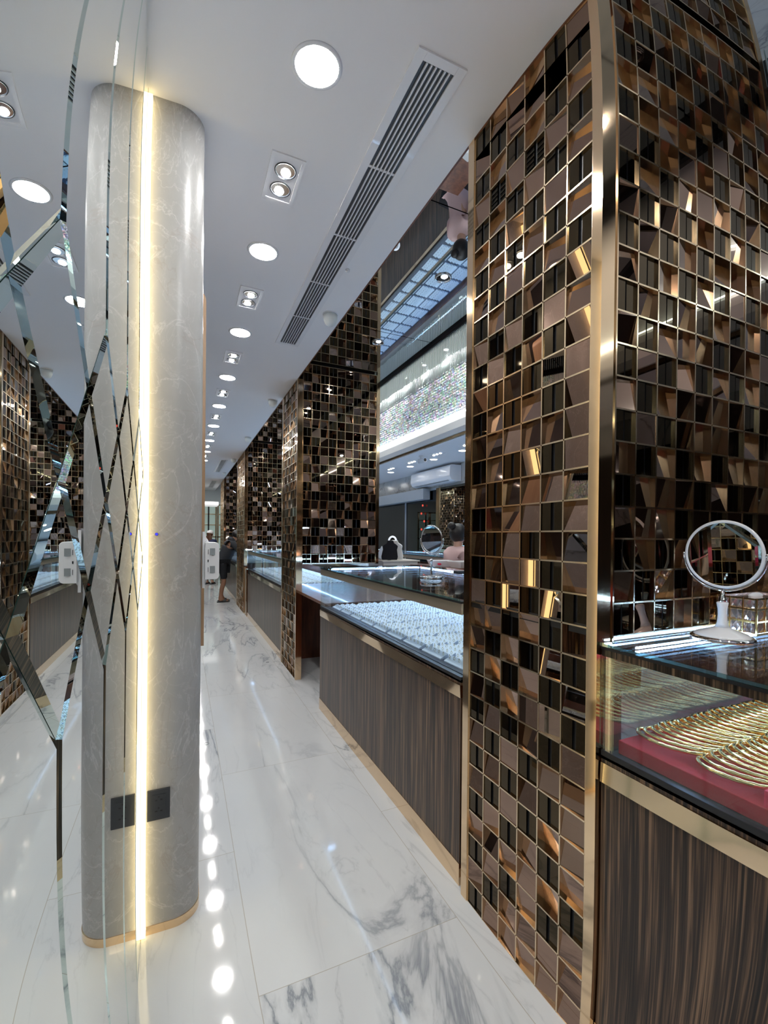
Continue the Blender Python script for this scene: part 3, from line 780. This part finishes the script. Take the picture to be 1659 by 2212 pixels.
# necklace busts on a beige cabinet behind the ring counter
t = thing('beige_cabinet', (2.43, 5.2, 0), 'low beige cabinet behind the ring counter under the necklace busts', 'cabinet')
bevel(MB().box(2.24, 2.72, 5.02, 5.5, 0, 1.27).build('carcass', M['beige'], t), .004)
bevel(MB().box(2.22, 2.74, 5.0, 5.52, 1.27, 1.285).build('cabinet_top', M['beige'], t), .002)
def bust(c, s, material, label, rot):
    x, y, z = c
    pts = [(-.075, 0), (.075, 0), (.08, .03), (.068, .10), (.075, .135), (.06, .150), (.035, .165), (.028, .19), (-.028, .19), (-.035, .165), (-.06, .150), (-.075, .135), (-.068, .10), (-.08, .03)]
    t = thing('necklace_bust', c, label, 'display bust')
    mb = MB(); mb.prism([(a*s, b*s) for a, b in pts], 'y', -.016, .016)
    Rz = Matrix.Rotation(rot, 3, 'Z'); Rx = Matrix.Rotation(R(12), 3, 'X')
    mb.v = [tuple(Vector(c)+Rz @ (Rx @ Vector(v))+Vector((0, 0, .006))) for v in mb.v]
    bevel(mb.build('bust_board', material, t), .008, 3)
    pr = MB().box(-.02, .02, .0, .06, 0, .004).add([(-.02, .01, .14*s), (.02, .01, .14*s), (.02, .06, 0.), (-.02, .06, 0.)], [(0, 1, 2, 3)])
    pr.v = [tuple(Vector(c)+Rz @ Vector(v)) for v in pr.v]; pr.build('easel', material, t)
bust((2.36, 5.10, 1.286), 1.3, M['bustblack'], 'black velvet necklace bust on the beige cabinet', R(-14))
bust((2.52, 5.26, 1.286), 1.3, M['porcelain'], 'white necklace bust behind the black one', R(-35))
# ring-lit mirror
t = thing('ring_light_mirror', (2.62, 5.55, 0), 'small oval mirror with white glowing rim behind the busts', 'mirror')
mb = MB(); C = Vector((2.56, 5.44, 1.52))
P = [(C.x+.045*math.cos(2*PI*k/32), C.y-.02*math.cos(2*PI*k/32), C.z+.062*math.sin(2*PI*k/32)) for k in range(32)]
t.location = (2.56, 5.44, 1.286); ORG[t.name] = Vector((2.56, 5.44, 1.286))
MB().tube(P, .012, 10, closed=True).build('rim', mat('rim_white', (.9,.9,.95), .3, emit=(.8,.88,1), es=.7), t)
mb = MB().add([Vector(p) for p in P], [tuple(range(32))]); mb.build('mirror_glass', M['mirror'], t)
MB().tube([(C.x, C.y, 1.287), (C.x, C.y, 1.42)], .008, 8).lathe([(.05, 1.286), (.05, 1.292), (.01, 1.296)], (C.x, C.y, 0), 20).build('stand', M['porcelain'], t)
# folded paper trays
def paper_tray(x, y, z, w_, d, rot, label, logo=False):
    t = thing('paper_tray', (x, y, z), label, 'paper tray')
    a, b, h = w_/2, d/2, .065; k = 1.35
    vs = [(-a, -b, 0), (a, -b, 0), (a, b, 0), (-a, b, 0), (-a*k, -b*k, h), (a*k, -b*k, h), (a*k, b*k, h), (-a*k, b*k, h)]
    mb = MB().add(vs, [(0, 1, 2, 3), (0, 1, 5, 4), (1, 2, 6, 5), (2, 3, 7, 6), (3, 0, 4, 7)])
    Rz = Matrix.Rotation(rot, 3, 'Z'); mb.v = [tuple(Vector((x, y, z))+Rz @ Vector(v)) for v in mb.v]
    o = mb.build('tray_body', M['porcelain'], t); s = o.modifiers.new('thick', 'SOLIDIFY'); s.thickness = .003
    if logo:
        lb = MB().ell((-.02, -b*1.2-.004, .03), .022, .004, .014, 12, 6, Matrix.Rotation(R(-28), 3, 'X')); lb.v = [tuple(Vector((x, y, z))+Rz @ Vector(v)) for v in lb.v]
        lb.build('red_emblem', M['redbox'], t)
t = thing('staff_desk', (2.7, 4.3, 0), 'dark red wooden staff desk behind the ring counter, under the paper trays', 'desk')
bevel(MB().box(2.42, 3.02, 3.85, 4.65, 1.235, 1.26).build('desk_top', M['redwood'], t))
for xx, yy in ((2.44, 3.87), (2.96, 3.87), (2.44, 4.59), (2.96, 4.59)): MB().box(xx, xx+.04, yy, yy+.04, 0, 1.235).build('leg', M['redwood'], t)
paper_tray(2.56, 4.22, 1.2605, .19, .14, R(-20), 'white folded paper tray with a red emblem on the staff desk', True)
paper_tray(2.70, 4.00, 1.2605, .19, .14, R(15), 'plain white folded paper tray beside the one with red emblem')
t = thing('price_card', (1.95, 3.0, 1.2985), 'small black box lying beside the chrome mirror on the counter', 'box')
bevel(MB().box(1.90, 2.03, 2.86, 2.93, 1.2987, 1.322).build('box_body', M['black'], t), .003)
t.name = 'small_box'
# boxes and papers behind
t = thing('document_holder', (2.3, 5.3, 1.286), 'tilted grey document holder behind the black bust', 'document holder')
mb = MB().box(-.05, .05, -.006, .006, 0, .16); Rm = Matrix.Rotation(R(-20), 3, 'Z') @ Matrix.Rotation(R(-18), 3, 'X') @ Matrix.Rotation(R(25), 3, 'Y')
mb.v = [tuple(Vector((2.29, 5.24, 1.300))+Rm @ Vector(v)) for v in mb.v]; mb.build('panel', M['card'], t)
for i, (zz, c, l) in enumerate(((1.286, 'porcelain', 'white carton, lowest of the pile behind the busts'), (1.386, 'redbox', 'thin red folder on the white carton behind the busts'), (1.401, 'beige', 'pale book on top of the red folder'))):
    hh = (.1, .014, .012)[i]; o = bevel(MB().box(2.28, 2.4, 5.3-.01*i, 5.39, zz+.0003, zz+hh).build(('carton', 'folder', 'book')[i], M[c]), .002)
    tag(o, l, ('carton', 'folder', 'book')[i])

# ------------------------------------------------------------------ ceiling fittings
def round_light(i, y, x=.433, z=HC, label=None, group=None, lamp='lamp'):
    t = thing('ceiling_light', (x, y, z-.006), label, 'ceiling light', group)
    MB().lathe([(.093, z), (.092, z-.004), (.086, z-.007), (.079, z-.005)], (x, y, 0), 48).build('ring', M['whiteplastic'], t)
    MB().lathe([(.078, z-.0055), (.05, z-.0065), (0, z-.007)], (x, y, 0), 48).build('diffuser', M[lamp], t)
    return t
for i in range(13):
    round_light(i, 1.61+1.19*i, label='round flush ceiling light over the aisle, '+ordinal(i))
for i, y in enumerate((-3.15, -1.96, -.77, .42)):
    round_light(i, y, label='round flush ceiling light over the aisle behind the camera', group='aisle lights behind the camera')
def twin_spot(y, label, x=.43, z=HC):
    t = thing('twin_spotlight', (x, y, z-.004), label, 'spotlight')
    mb = MB(); a, b = .077, .155; i_, j_ = .060, .135
    mb.box(x-a, x+a, y-b, y-j_, z-.006, z).box(x-a, x+a, y+j_, y+b, z-.006, z).box(x-a, x-i_, y-j_, y+j_, z-.006, z).box(x+i_, x+a, y-j_, y+j_, z-.006, z)
    mb.box(x-i_, x+i_, y-j_, y+j_, z-.002, z); mb.build('frame', M['whiteplastic'], t)
    for s in (-1, 1):
        c = (x, y+s*.062, 0)
        h = MB().lathe([(.050, z-.0025), (.050, z-.006), (.044, z-.006), (.044, z-.0025)], c, 28).build('bezel', M['dark'], t)
        MB().lathe([(.043, z-.0025), (.043, z-.0035)], c, 28).build('reflector', M['reflector'], t)
        MB().lathe([(.023, z-.0036), (.020, z-.010), (0, z-.012)], (x-.004*s, y+s*.062+.012, 0), 20).build('chip', M['spotglow'], t)
for i in range(12): twin_spot(2.2+1.19*i, 'square twin spotlight over the aisle, '+ordinal(i))
def grille(x0, x1, y0, y1, label, ngap):
    t = thing('air_grille', ((x0+x1)/2, (y0+y1)/2, HC-.01), label, 'air grille')
    b = .036; z = HC
    mb = MB().box(x0, x0+b, y0, y1, z-.008, z).box(x1-b, x1, y0, y1, z-.008, z).box(x0+b, x1-b, y0, y0+b, z-.008, z).box(x0+b, x1-b, y1-b, y1, z-.008, z)
    bevel(mb.build('frame', M['whiteplastic'], t), .001)
    MB().box(x0+b, x1-b, y0+b, y1-b, z-.0012, z-.0002).build('duct_opening', M['dark'], t)
    n = 7
    for k in range(1, n):
        xx = x0+b+(x1-x0-2*b)*k/n
        MB().box(xx-.0026, xx+.0026, y0+b, y1-b, z-.010, z-.0013).build('slat', M['whiteplastic'], t)
    L = y1-y0-2*b
    for k in range(1, ngap):
        yy = y0+b+L*k/ngap; MB().box(x0+b, x1-b, yy-.006, yy+.006, z-.0045, z-.0013).build('crossbar', M['whiteplastic'], t)
grille(.735, .938, 1.385, 4.05, 'long white linear air grille in the ceiling nearest the camera', 5)
grille(.76, .925, 10.8, 13.0, 'second linear air grille farther along the aisle ceiling', 4)
grille(.80, 1.0, 15.1, 17.3, 'third and farthest air grille in the aisle ceiling', 4)
for i, y in enumerate((3.36, 5.80, 8.15, 10.6, 13.0)):
    t = thing('dome_speaker', (1.03, y, HC-.09), 'white cup-shaped fixture on ceiling edge, '+ordinal(i), 'ceiling fixture')
    MB().lathe([(.060, HC), (.061, HC-.004), (.058, HC-.006)], (1.03, y, 0), 28).build('collar', M['whiteplastic'], t)
    MB().lathe([(.056, HC-.006), (.053, HC-.045), (.040, HC-.075), (.018, HC-.088), (0, HC-.09)], (1.03, y, 0), 28).build('cup', mat('frosted_cup', (.66,.70,.70), .3), t)
t = thing('ceiling_sensor', (.93, 2.75, HC-.012), 'tiny round sensor beside the nearest air grille', 'sensor')
MB().lathe([(.014, HC), (.013, HC-.012), (0, HC-.014)], (.955, 2.75, 0), 16).build('body', M['whiteplastic'], t)
for i, y in enumerate((2.862, 4.082, 5.3, 6.52, 7.74, .42)):
    t = thing('recessed_downlight', (1.74, y, HM-.006), 'chrome-ringed downlight set in the mirrored ceiling', 'downlight', 'downlights in the mirrored ceiling')
    MB().lathe([(.062, HM), (.062, HM-.007), (.050, HM-.008), (.048, HM-.001)], (1.74, y, 0), 32).build('ring', M['chrome'], t)
    MB().lathe([(.048, HM-.0012), (0, HM-.0013)], (1.74, y, 0), 32).build('well', M['black'], t)
    MB().lathe([(.024, HM-.0015), (.018, HM-.006), (0, HM-.007)], (1.74, y-.015, 0), 20).build('chip', M['spotglow'], t)
# right aisle ceiling
for i in range(9):
    round_light(i, 6.3+1.12*i, x=5.0, label='round light in the right-hand aisle ceiling', group='round lights over the right aisle', lamp='lampfar')
for i in range(8):
    y = 6.86+1.12*i
    t = thing('triple_spotlight', (4.75, y, HC-.01), 'small triple spotlight between the round lights of the right aisle', 'spotlight', 'triple spotlights over the right aisle')
    MB().box(4.66, 4.84, y-.2, y+.2, HC-.004, HC).build('frame', M['whiteplastic'], t)
    for s in (-1, 0, 1): MB().lathe([(.026, HC-.0045), (.022, HC-.012), (0, HC-.014)], (4.75, y+.13*s, 0), 16).build('lamp', M['lampfar'], t)
t = thing('security_camera', (4.55, 8.3, HC-.1), 'white bullet security camera under the right aisle ceiling', 'security camera')
MB().lathe([(.05, HC), (.05, HC-.02), (.02, HC-.03), (.02, HC-.07)], (4.55, 8.3, 0), 20).build('mount', M['whiteplastic'], t)
q = MB().lathe([(.045, 8.12), (.05, 8.14), (.05, 8.36), (.03, 8.38)], (4.55, 0, HC-.11), 20, 'y').build('housing', M['whiteplastic'], t)
MB().lathe([(.032, 8.115), (.034, 8.121)], (4.55, 0, HC-.11), 20, 'y').build('lens', M['black'], t)

# ------------------------------------------------------------------ right wall
t = thing('air_conditioner', (5.6, 9.4, 2.87), 'long white wall air conditioner above the gold framed mirror', 'air conditioner')
pts = [(5.765, 3.24), (5.50, 3.24), (5.46, 3.20), (5.45, 2.98), (5.50, 2.90), (5.60, 2.87), (5.765, 2.87)]
bevel(MB().prism(pts, 'y', 8.6, 10.5).build('housing', M['whiteplastic'], t), .01)
MB().box(5.49, 5.6, 8.75, 10.35, 2.885, 2.90).build('louvre', M['greyplastic'], t)
t = thing('roller_shutter', (5.7, 8, 2.5), 'grey metal shutter box above the dark glass shopfront on right wall', 'shutter')
bevel(MB().box(5.55, 5.76, 10.0, 13.55, 2.55, 2.83).build('housing', M['shutter'], t), .01)
t = struct(MB().box(5.80, 5.815, 2.4, 13.6, 0, 2.83).build('window_1', M['dglass']))
mb = MB()
for y in (2.4, 5.0, 7.4, 9.4, 11.4, 13.5): mb.box(5.77, 5.83, y, y+.05, 0, 2.83)
mb.box(5.77, 5.83, 2.4, 13.55, 2.78, 2.83)
MBf = mb.build('window_frame', M['shutter'], t, origin=(0, 0, 0)); 
struct(MB().box(6.6, 6.7, YB, YE, 0, 3.4).build('wall_outside', mat('night_street', (.03,.035,.04), .7)))
struct(MB().box(5.9, 6.7, YB, YE, 3.3, 3.4).build('ceiling_porch', M['black']))
for i in range(7):
    y = 10.35+.09*math.sin(i*2.3); z = 2.42-.21*i
    o = MB().ell((5.74, y, z), .022, .022, .03, 12, 8).build('paper_lantern', M['reddot'])
    tag(o, 'small glowing red ornament strung down the dark shopfront', 'ornament', 'red ornaments on the shopfront glass')
t = thing('framed_mirror', (5.7, 8.6, 1.2), 'tall gold framed mirror reflecting the sparkling bulkhead on right wall', 'mirror')
MB().box(5.70, 5.76, 7.0, 7.14, .0, 2.8).build('frame_stile', M['goldrim'], t); MB().box(5.70, 5.76, 9.46, 9.6, .0, 2.8).build('frame_stile', M['goldrim'], t)
MB().box(5.72, 5.735, 7.14, 9.46, .1, 2.8).build('mirror_glass', M['mirror'], t)

# ------------------------------------------------------------------ far end of the aisle
t = thing('glass_showcase', (.6, 18.2, 0), 'lit gold framed showcases with pale glass at the far end of aisle', 'showcase')
for i in range(3):
    x0 = -.05+.62*i
    MB().box(x0, x0+.05, 18.1, 18.16, .0, 2.75).box(x0+.55, x0+.6, 18.1, 18.16, .1, 2.75).box(x0, x0+.6, 18.1, 18.16, 2.7, 2.75).box(x0, x0+.6, 18.1, 18.16, 1.5, 1.54).build('frame', M['goldrim'], t)
    for k, zz in enumerate((.6, 1.05, 1.95, 2.35)): MB().box(x0+.05, x0+.55, 17.9, 18.12, zz, zz+.03).build('shelf', M['black'] if k < 2 else M['goldrim'], t)
    MB().box(x0+.28, x0+.33, 17.9, 17.93, 0, 2.7).build('upright', M['black'], t)
    MB().box(x0+.05, x0+.55, 18.13, 18.14, .1, 2.7).build('lit_panel', mat('lit_panel', (.3,.35,.33), .3, emit=(.75,1,.9), es=.25), t)
t = thing('wall_cabinet_light', (1.0, 17, 2.6), 'white box lamp hanging near the far end of the aisle', 'lamp')
bevel(MB().box(.62, 1.12, 16.3, 17.2, 2.60, 2.72).build('housing', mat('white_lit', (.9,.9,.9), .4, emit=(1, 1, 1), es=.6), t), .02)

# ------------------------------------------------------------------ people
def skinned(name, pts, edges, radii, material, parent, sub=1, loc=(0, 0, 0)):
    me = bpy.data.meshes.new(name); O = ORG[parent.name]
    me.from_pydata([tuple(Vector(p)-O) for p in pts], edges, []); me.materials.append(material)
    ob = bpy.data.objects.new(name, me); COL.objects.link(ob); ob.parent = parent
    md = ob.modifiers.new('skin', 'SKIN'); md.use_smooth_shade = True
    sv = me.skin_vertices[0].data if me.skin_vertices else None
    if sv is None:
        bpy.context.view_layer.objects.active = ob
        bpy.ops.mesh.customdata_skin_add(); sv = me.skin_vertices[0].data
    for v, r in zip(sv, radii): v.radius = r if isinstance(r, tuple) else (r, r)
    sv[0].use_root = True
    s = ob.modifiers.new('sub', 'SUBSURF'); s.levels = sub+1; s.render_levels = sub+1
    return ob
def person(base, facing, J, cols, label, hair, extras=None, hand_z=True):
    """J: joints in a local frame (x forward, y left, z up)"""
    t = thing('person', base, label, 'person')
    B = Vector(base); Rz = Matrix.Rotation(facing, 3, 'Z')
    W = lambda p: B+Rz @ Vector(p)
    P = []; E = []; Rr = []
    def add(p, r, link=None):
        P.append(W(p)); Rr.append(r)
        if link is not None: E.append((link, len(P)-1))
        return len(P)-1
    pel = add(J['pelvis'], (.13, .15))
    bel = add(J['belly'], (.11, .14), pel); ch = add(J['chest'], (.10, .13), bel); ne = add(J['neck'], .050, ch)
    he0 = add(J['head'], (.082, .092), ne); he1 = add(Vector(J['head'])+Vector(J.get('headup', (0, 0, .1))), (.078, .088), he0)
    nose = add(Vector(J['head'])+Vector((.098, 0, .0)), .014, he0)
    for s, k in ((1, 'l'), (-1, 'r')):
        sh = add(J[k+'sho'], .045, ch); el = add(J[k+'elb'], .040, sh); wr = add(J[k+'wri'], .026, el); pa = add(J[k+'hand'], (.034, .016), wr)
        d = (Vector(J[k+'hand'])-Vector(J[k+'wri'])).normalized(); side = Vector((0, 1, 0)) if abs(d.y) < .8 else Vector((1, 0, 0))
        side = (side-d*side.dot(d)).normalized()
        for q in range(4):
            f1 = add(Vector(J[k+'hand'])+d*.04+side*(.024-.016*q), .0085, pa); add(Vector(J[k+'hand'])+d*(.075+(.01 if q in (1, 2) else 0))+side*(.026-.017*q)+Vector((0, 0, -.012)), .007, f1)
        th = add(Vector(J[k+'wri'])+d*.03+side*.038, .010, wr); add(Vector(J[k+'wri'])+d*.06+side*.052, .008, th)
        hp = add(J[k+'hip'], .085, pel); kn = add(J[k+'kne'], .056, hp); cf = add((Vector(J[k+'kne'])*.6+Vector(J[k+'ank'])*.4)+Vector((-.018, 0, 0)), .056, kn); an = add(J[k+'ank'], .038, cf)
        hl = add(Vector(J[k+'ank'])+Vector((-.03, 0, -.045)), .034, an); to = add(Vector(J[k+'ank'])+Vector((.12, 0, -.058)), (.038, .022), an)
        add(Vector(J[k+'ank'])+Vector((.18, 0, -.062)), (.034, .016), to)
    skinned('body', P, E, Rr, cols['skin'], t, 1)
    # top
    P, E, Rr = [], [], []
    a = add(J['belly'], (.145, .17)); b = add(J['chest'], (.15, .20), a); c = add(Vector(J['neck'])*.62+Vector(J['chest'])*.38, (.085, .12), b); add(Vector(J['neck'])*.95+Vector(J['chest'])*.05, (.060, .064), c)
    d = add(Vector(J['pelvis'])+Vector((0, 0, .02)), (.16, .18), a)
    for k in 'lr':
        s_ = add(J[k+'sho'], .070, c); e_ = add(J[k+'elb'], .054, s_)
        if cols.get('long'): add(Vector(J[k+'wri'])*.85+Vector(J[k+'elb'])*.15, .040, e_)
    skinned(cols.get('topname', 'shirt'), P, E, Rr, cols['top'], t, 1)
    # bottoms
    P, E, Rr = [], [], []
    a = add(J['pelvis'], (.165, .185))
    for k in 'lr':
        h_ = add(J[k+'hip'], .105, a); kn = add(Vector(J[k+'kne'])+Vector((0, 0, .03)), .085 if cols.get('shorts') else .075, h_)
        if not cols.get('shorts'): add(Vector(J[k+'ank'])+Vector((0, 0, .02)), .058, kn)
    skinned('shorts' if cols.get('shorts') else 'trousers', P, E, Rr, cols['bottom'], t, 1)
    for k in 'lr':
        A = Vector(J[k+'ank']); mb = MB()
        mb.prism([(-.075, -.04), (.05, -.045), (.17, -.05), (.21, -.02), (.21, .02), (.17, .05), (.05, .045), (-.075, .04)], 'z', 0, .02)
        mb.v = [tuple(W((A.x+v[0], A.y+v[1], v[2]))) for v in mb.v]; sh = mb.build('slipper', M['black'], t)
        st = MB()
        for xx in (.05, .085, .12):
            pass
        arc = [(A.x+.09, A.y+.05*math.cos(R(g)), .018+.06*math.sin(R(g))) for g in range(0, 181, 20)]
        st.add([W((p[0]-.035, p[1], p[2])) for p in arc]+[W((p[0]+.04, p[1], p[2]*.85)) for p in arc], [(i, i+1, len(arc)+i+1, len(arc)+i) for i in range(len(arc)-1)], True)
        st.build('slipper_strap', M['black'], sh)
    hb = MB(); H = Vector(J['head'])+Vector((0, 0, .05))
    hair(hb, H, W, Rz)
    hb.build('hair', cols['hair'], t)
    # face: eyes, ears, mouth
    h0 = Vector(J['head'])
    for s in (1, -1): MB().ell(W(h0+Vector((.080, .032*s, .025))), .010, .012, .008, 8, 6).build('eye', M['black'], t)
    for s in (1, -1): MB().ell(W(h0+Vector((.0, .090*s, .01))), .018, .010, .03, 10, 8).build('ear', cols['skin'], t)
    mo = MB().ell(W(h0+Vector((.086, 0, -.045))), .008, .022, .006, 8, 6); mo.build('mouth', mat('lips', (.35,.08,.07), .5), t)
    if extras: extras(t, W, H, Rz)
    return t
# bending man beyond the third column, faces +X
J = dict(pelvis=(0, 0, .93), belly=(.07, 0, 1.08), chest=(.16, 0, 1.32), neck=(.25, 0, 1.47), head=(.33, 0, 1.55), headup=(.03, 0, .09),
    lsho=(.22, .19, 1.37), lelb=(.36, .24, 1.18), lwri=(.46, .18, 1.32), lhand=(.53, .16, 1.33), rsho=(.22, -.19, 1.37), relb=(.36, -.24, 1.18), rwri=(.46, -.18, 1.32), rhand=(.53, -.16, 1.33),
    lhip=(0, .10, .88), lkne=(.05, .11, .48), lank=(-.02, .14, .085), rhip=(0, -.10, .88), rkne=(.03, -.10, .48), rank=(-.05, -.10, .085))
def short_hair(mb, H, W, Rz): mb.ell(W(H+Vector((-.012, 0, .01))), .108, .098, .105, 18, 12, Rz)
def hood(t, W, H, Rz):
    mb = MB().ell(W((.20, 0, 1.47)), .10, .13, .07, 16, 10, Rz @ Matrix.Rotation(R(40), 3, 'Y')); mb.build('hood', M['jacket'], t)
person((.87, 11.35, 0), 0, J, dict(skin=M['skin'], top=M['jacket'], topname='jacket', bottom=M['shorts'], hair=M['hair'], shorts=True, long=True),
    'person in charcoal hooded jacket, black shorts and slippers bending over the far counter', short_hair, hood)
# saleswoman
J2 = dict(pelvis=(0, 0, .92), belly=(.01, 0, 1.08), chest=(.03, 0, 1.30), neck=(.03, 0, 1.48), head=(.06, 0, 1.585),
    lsho=(.02, .17, 1.39), lelb=(.04, .25, 1.10), lwri=(.17, .15, 1.22), lhand=(.21, .08, 1.25), rsho=(.02, -.17, 1.39), relb=(.04, -.25, 1.10), rwri=(.17, -.15, 1.22), rhand=(.21, -.08, 1.25),
    lhip=(0, .09, .86), lkne=(.02, .09, .48), lank=(0, .09, .085), rhip=(0, -.09, .86), rkne=(.02, -.09, .48), rank=(0, -.09, .085))
def bun(mb, H, W, Rz):
    mb.ell(W(H+Vector((-.03, 0, .005))), .122, .112, .128, 18, 12, Rz); mb.ell(W(H+Vector((-.14, 0, .095))), .055, .055, .05, 14, 10)
person((3.27, 4.98, 0), R(8), J2, dict(skin=M['skin2'], top=M['pink'], topname='shirt', bottom=M['trouser'], hair=M['hair'], long=True),
    'person in pale pink shirt with black hair in a bun behind the ring counter', bun)
def long_hair(mb, H, W, Rz):
    mb.ell(W(H+Vector((-.02, 0, .01))), .108, .10, .11, 18, 12, Rz); mb.ell(W(H+Vector((-.07, 0, -.2))), .05, .10, .26, 14, 10, Rz)
def cap(t, W, H, Rz): MB().ell(W(H+Vector((-.01, 0, .04))), .115, .108, .085, 18, 10, Rz).build('cap', M['porcelain'], t)
J3 = dict(J2); J3['head'] = (.03, 0, 1.57)
person((.80, 15.6, 0), R(60), J3, dict(skin=M['skin2'], top=M['navy'], topname='top', bottom=M['trouser'], hair=M['hair2'], long=True),
    'person in navy top with white cap and long brown hair at far end', long_hair, cap)
# thin bands lying on the floor
for x, y, l in ((.177, 3.64, 'thin dark rubber band on the floor near the pillar'), (.973, 5.69, 'thin dark rubber band on floor beside the second column')):
    o = MB().tube([(x+.018*math.cos(2*PI*k/24), y+.018*math.sin(2*PI*k/24), .0014) for k in range(24)], .0013, 6, closed=True).build('rubber_band', M['dark'], origin=(x, y, 0)); tag(o, l, 'rubber band')
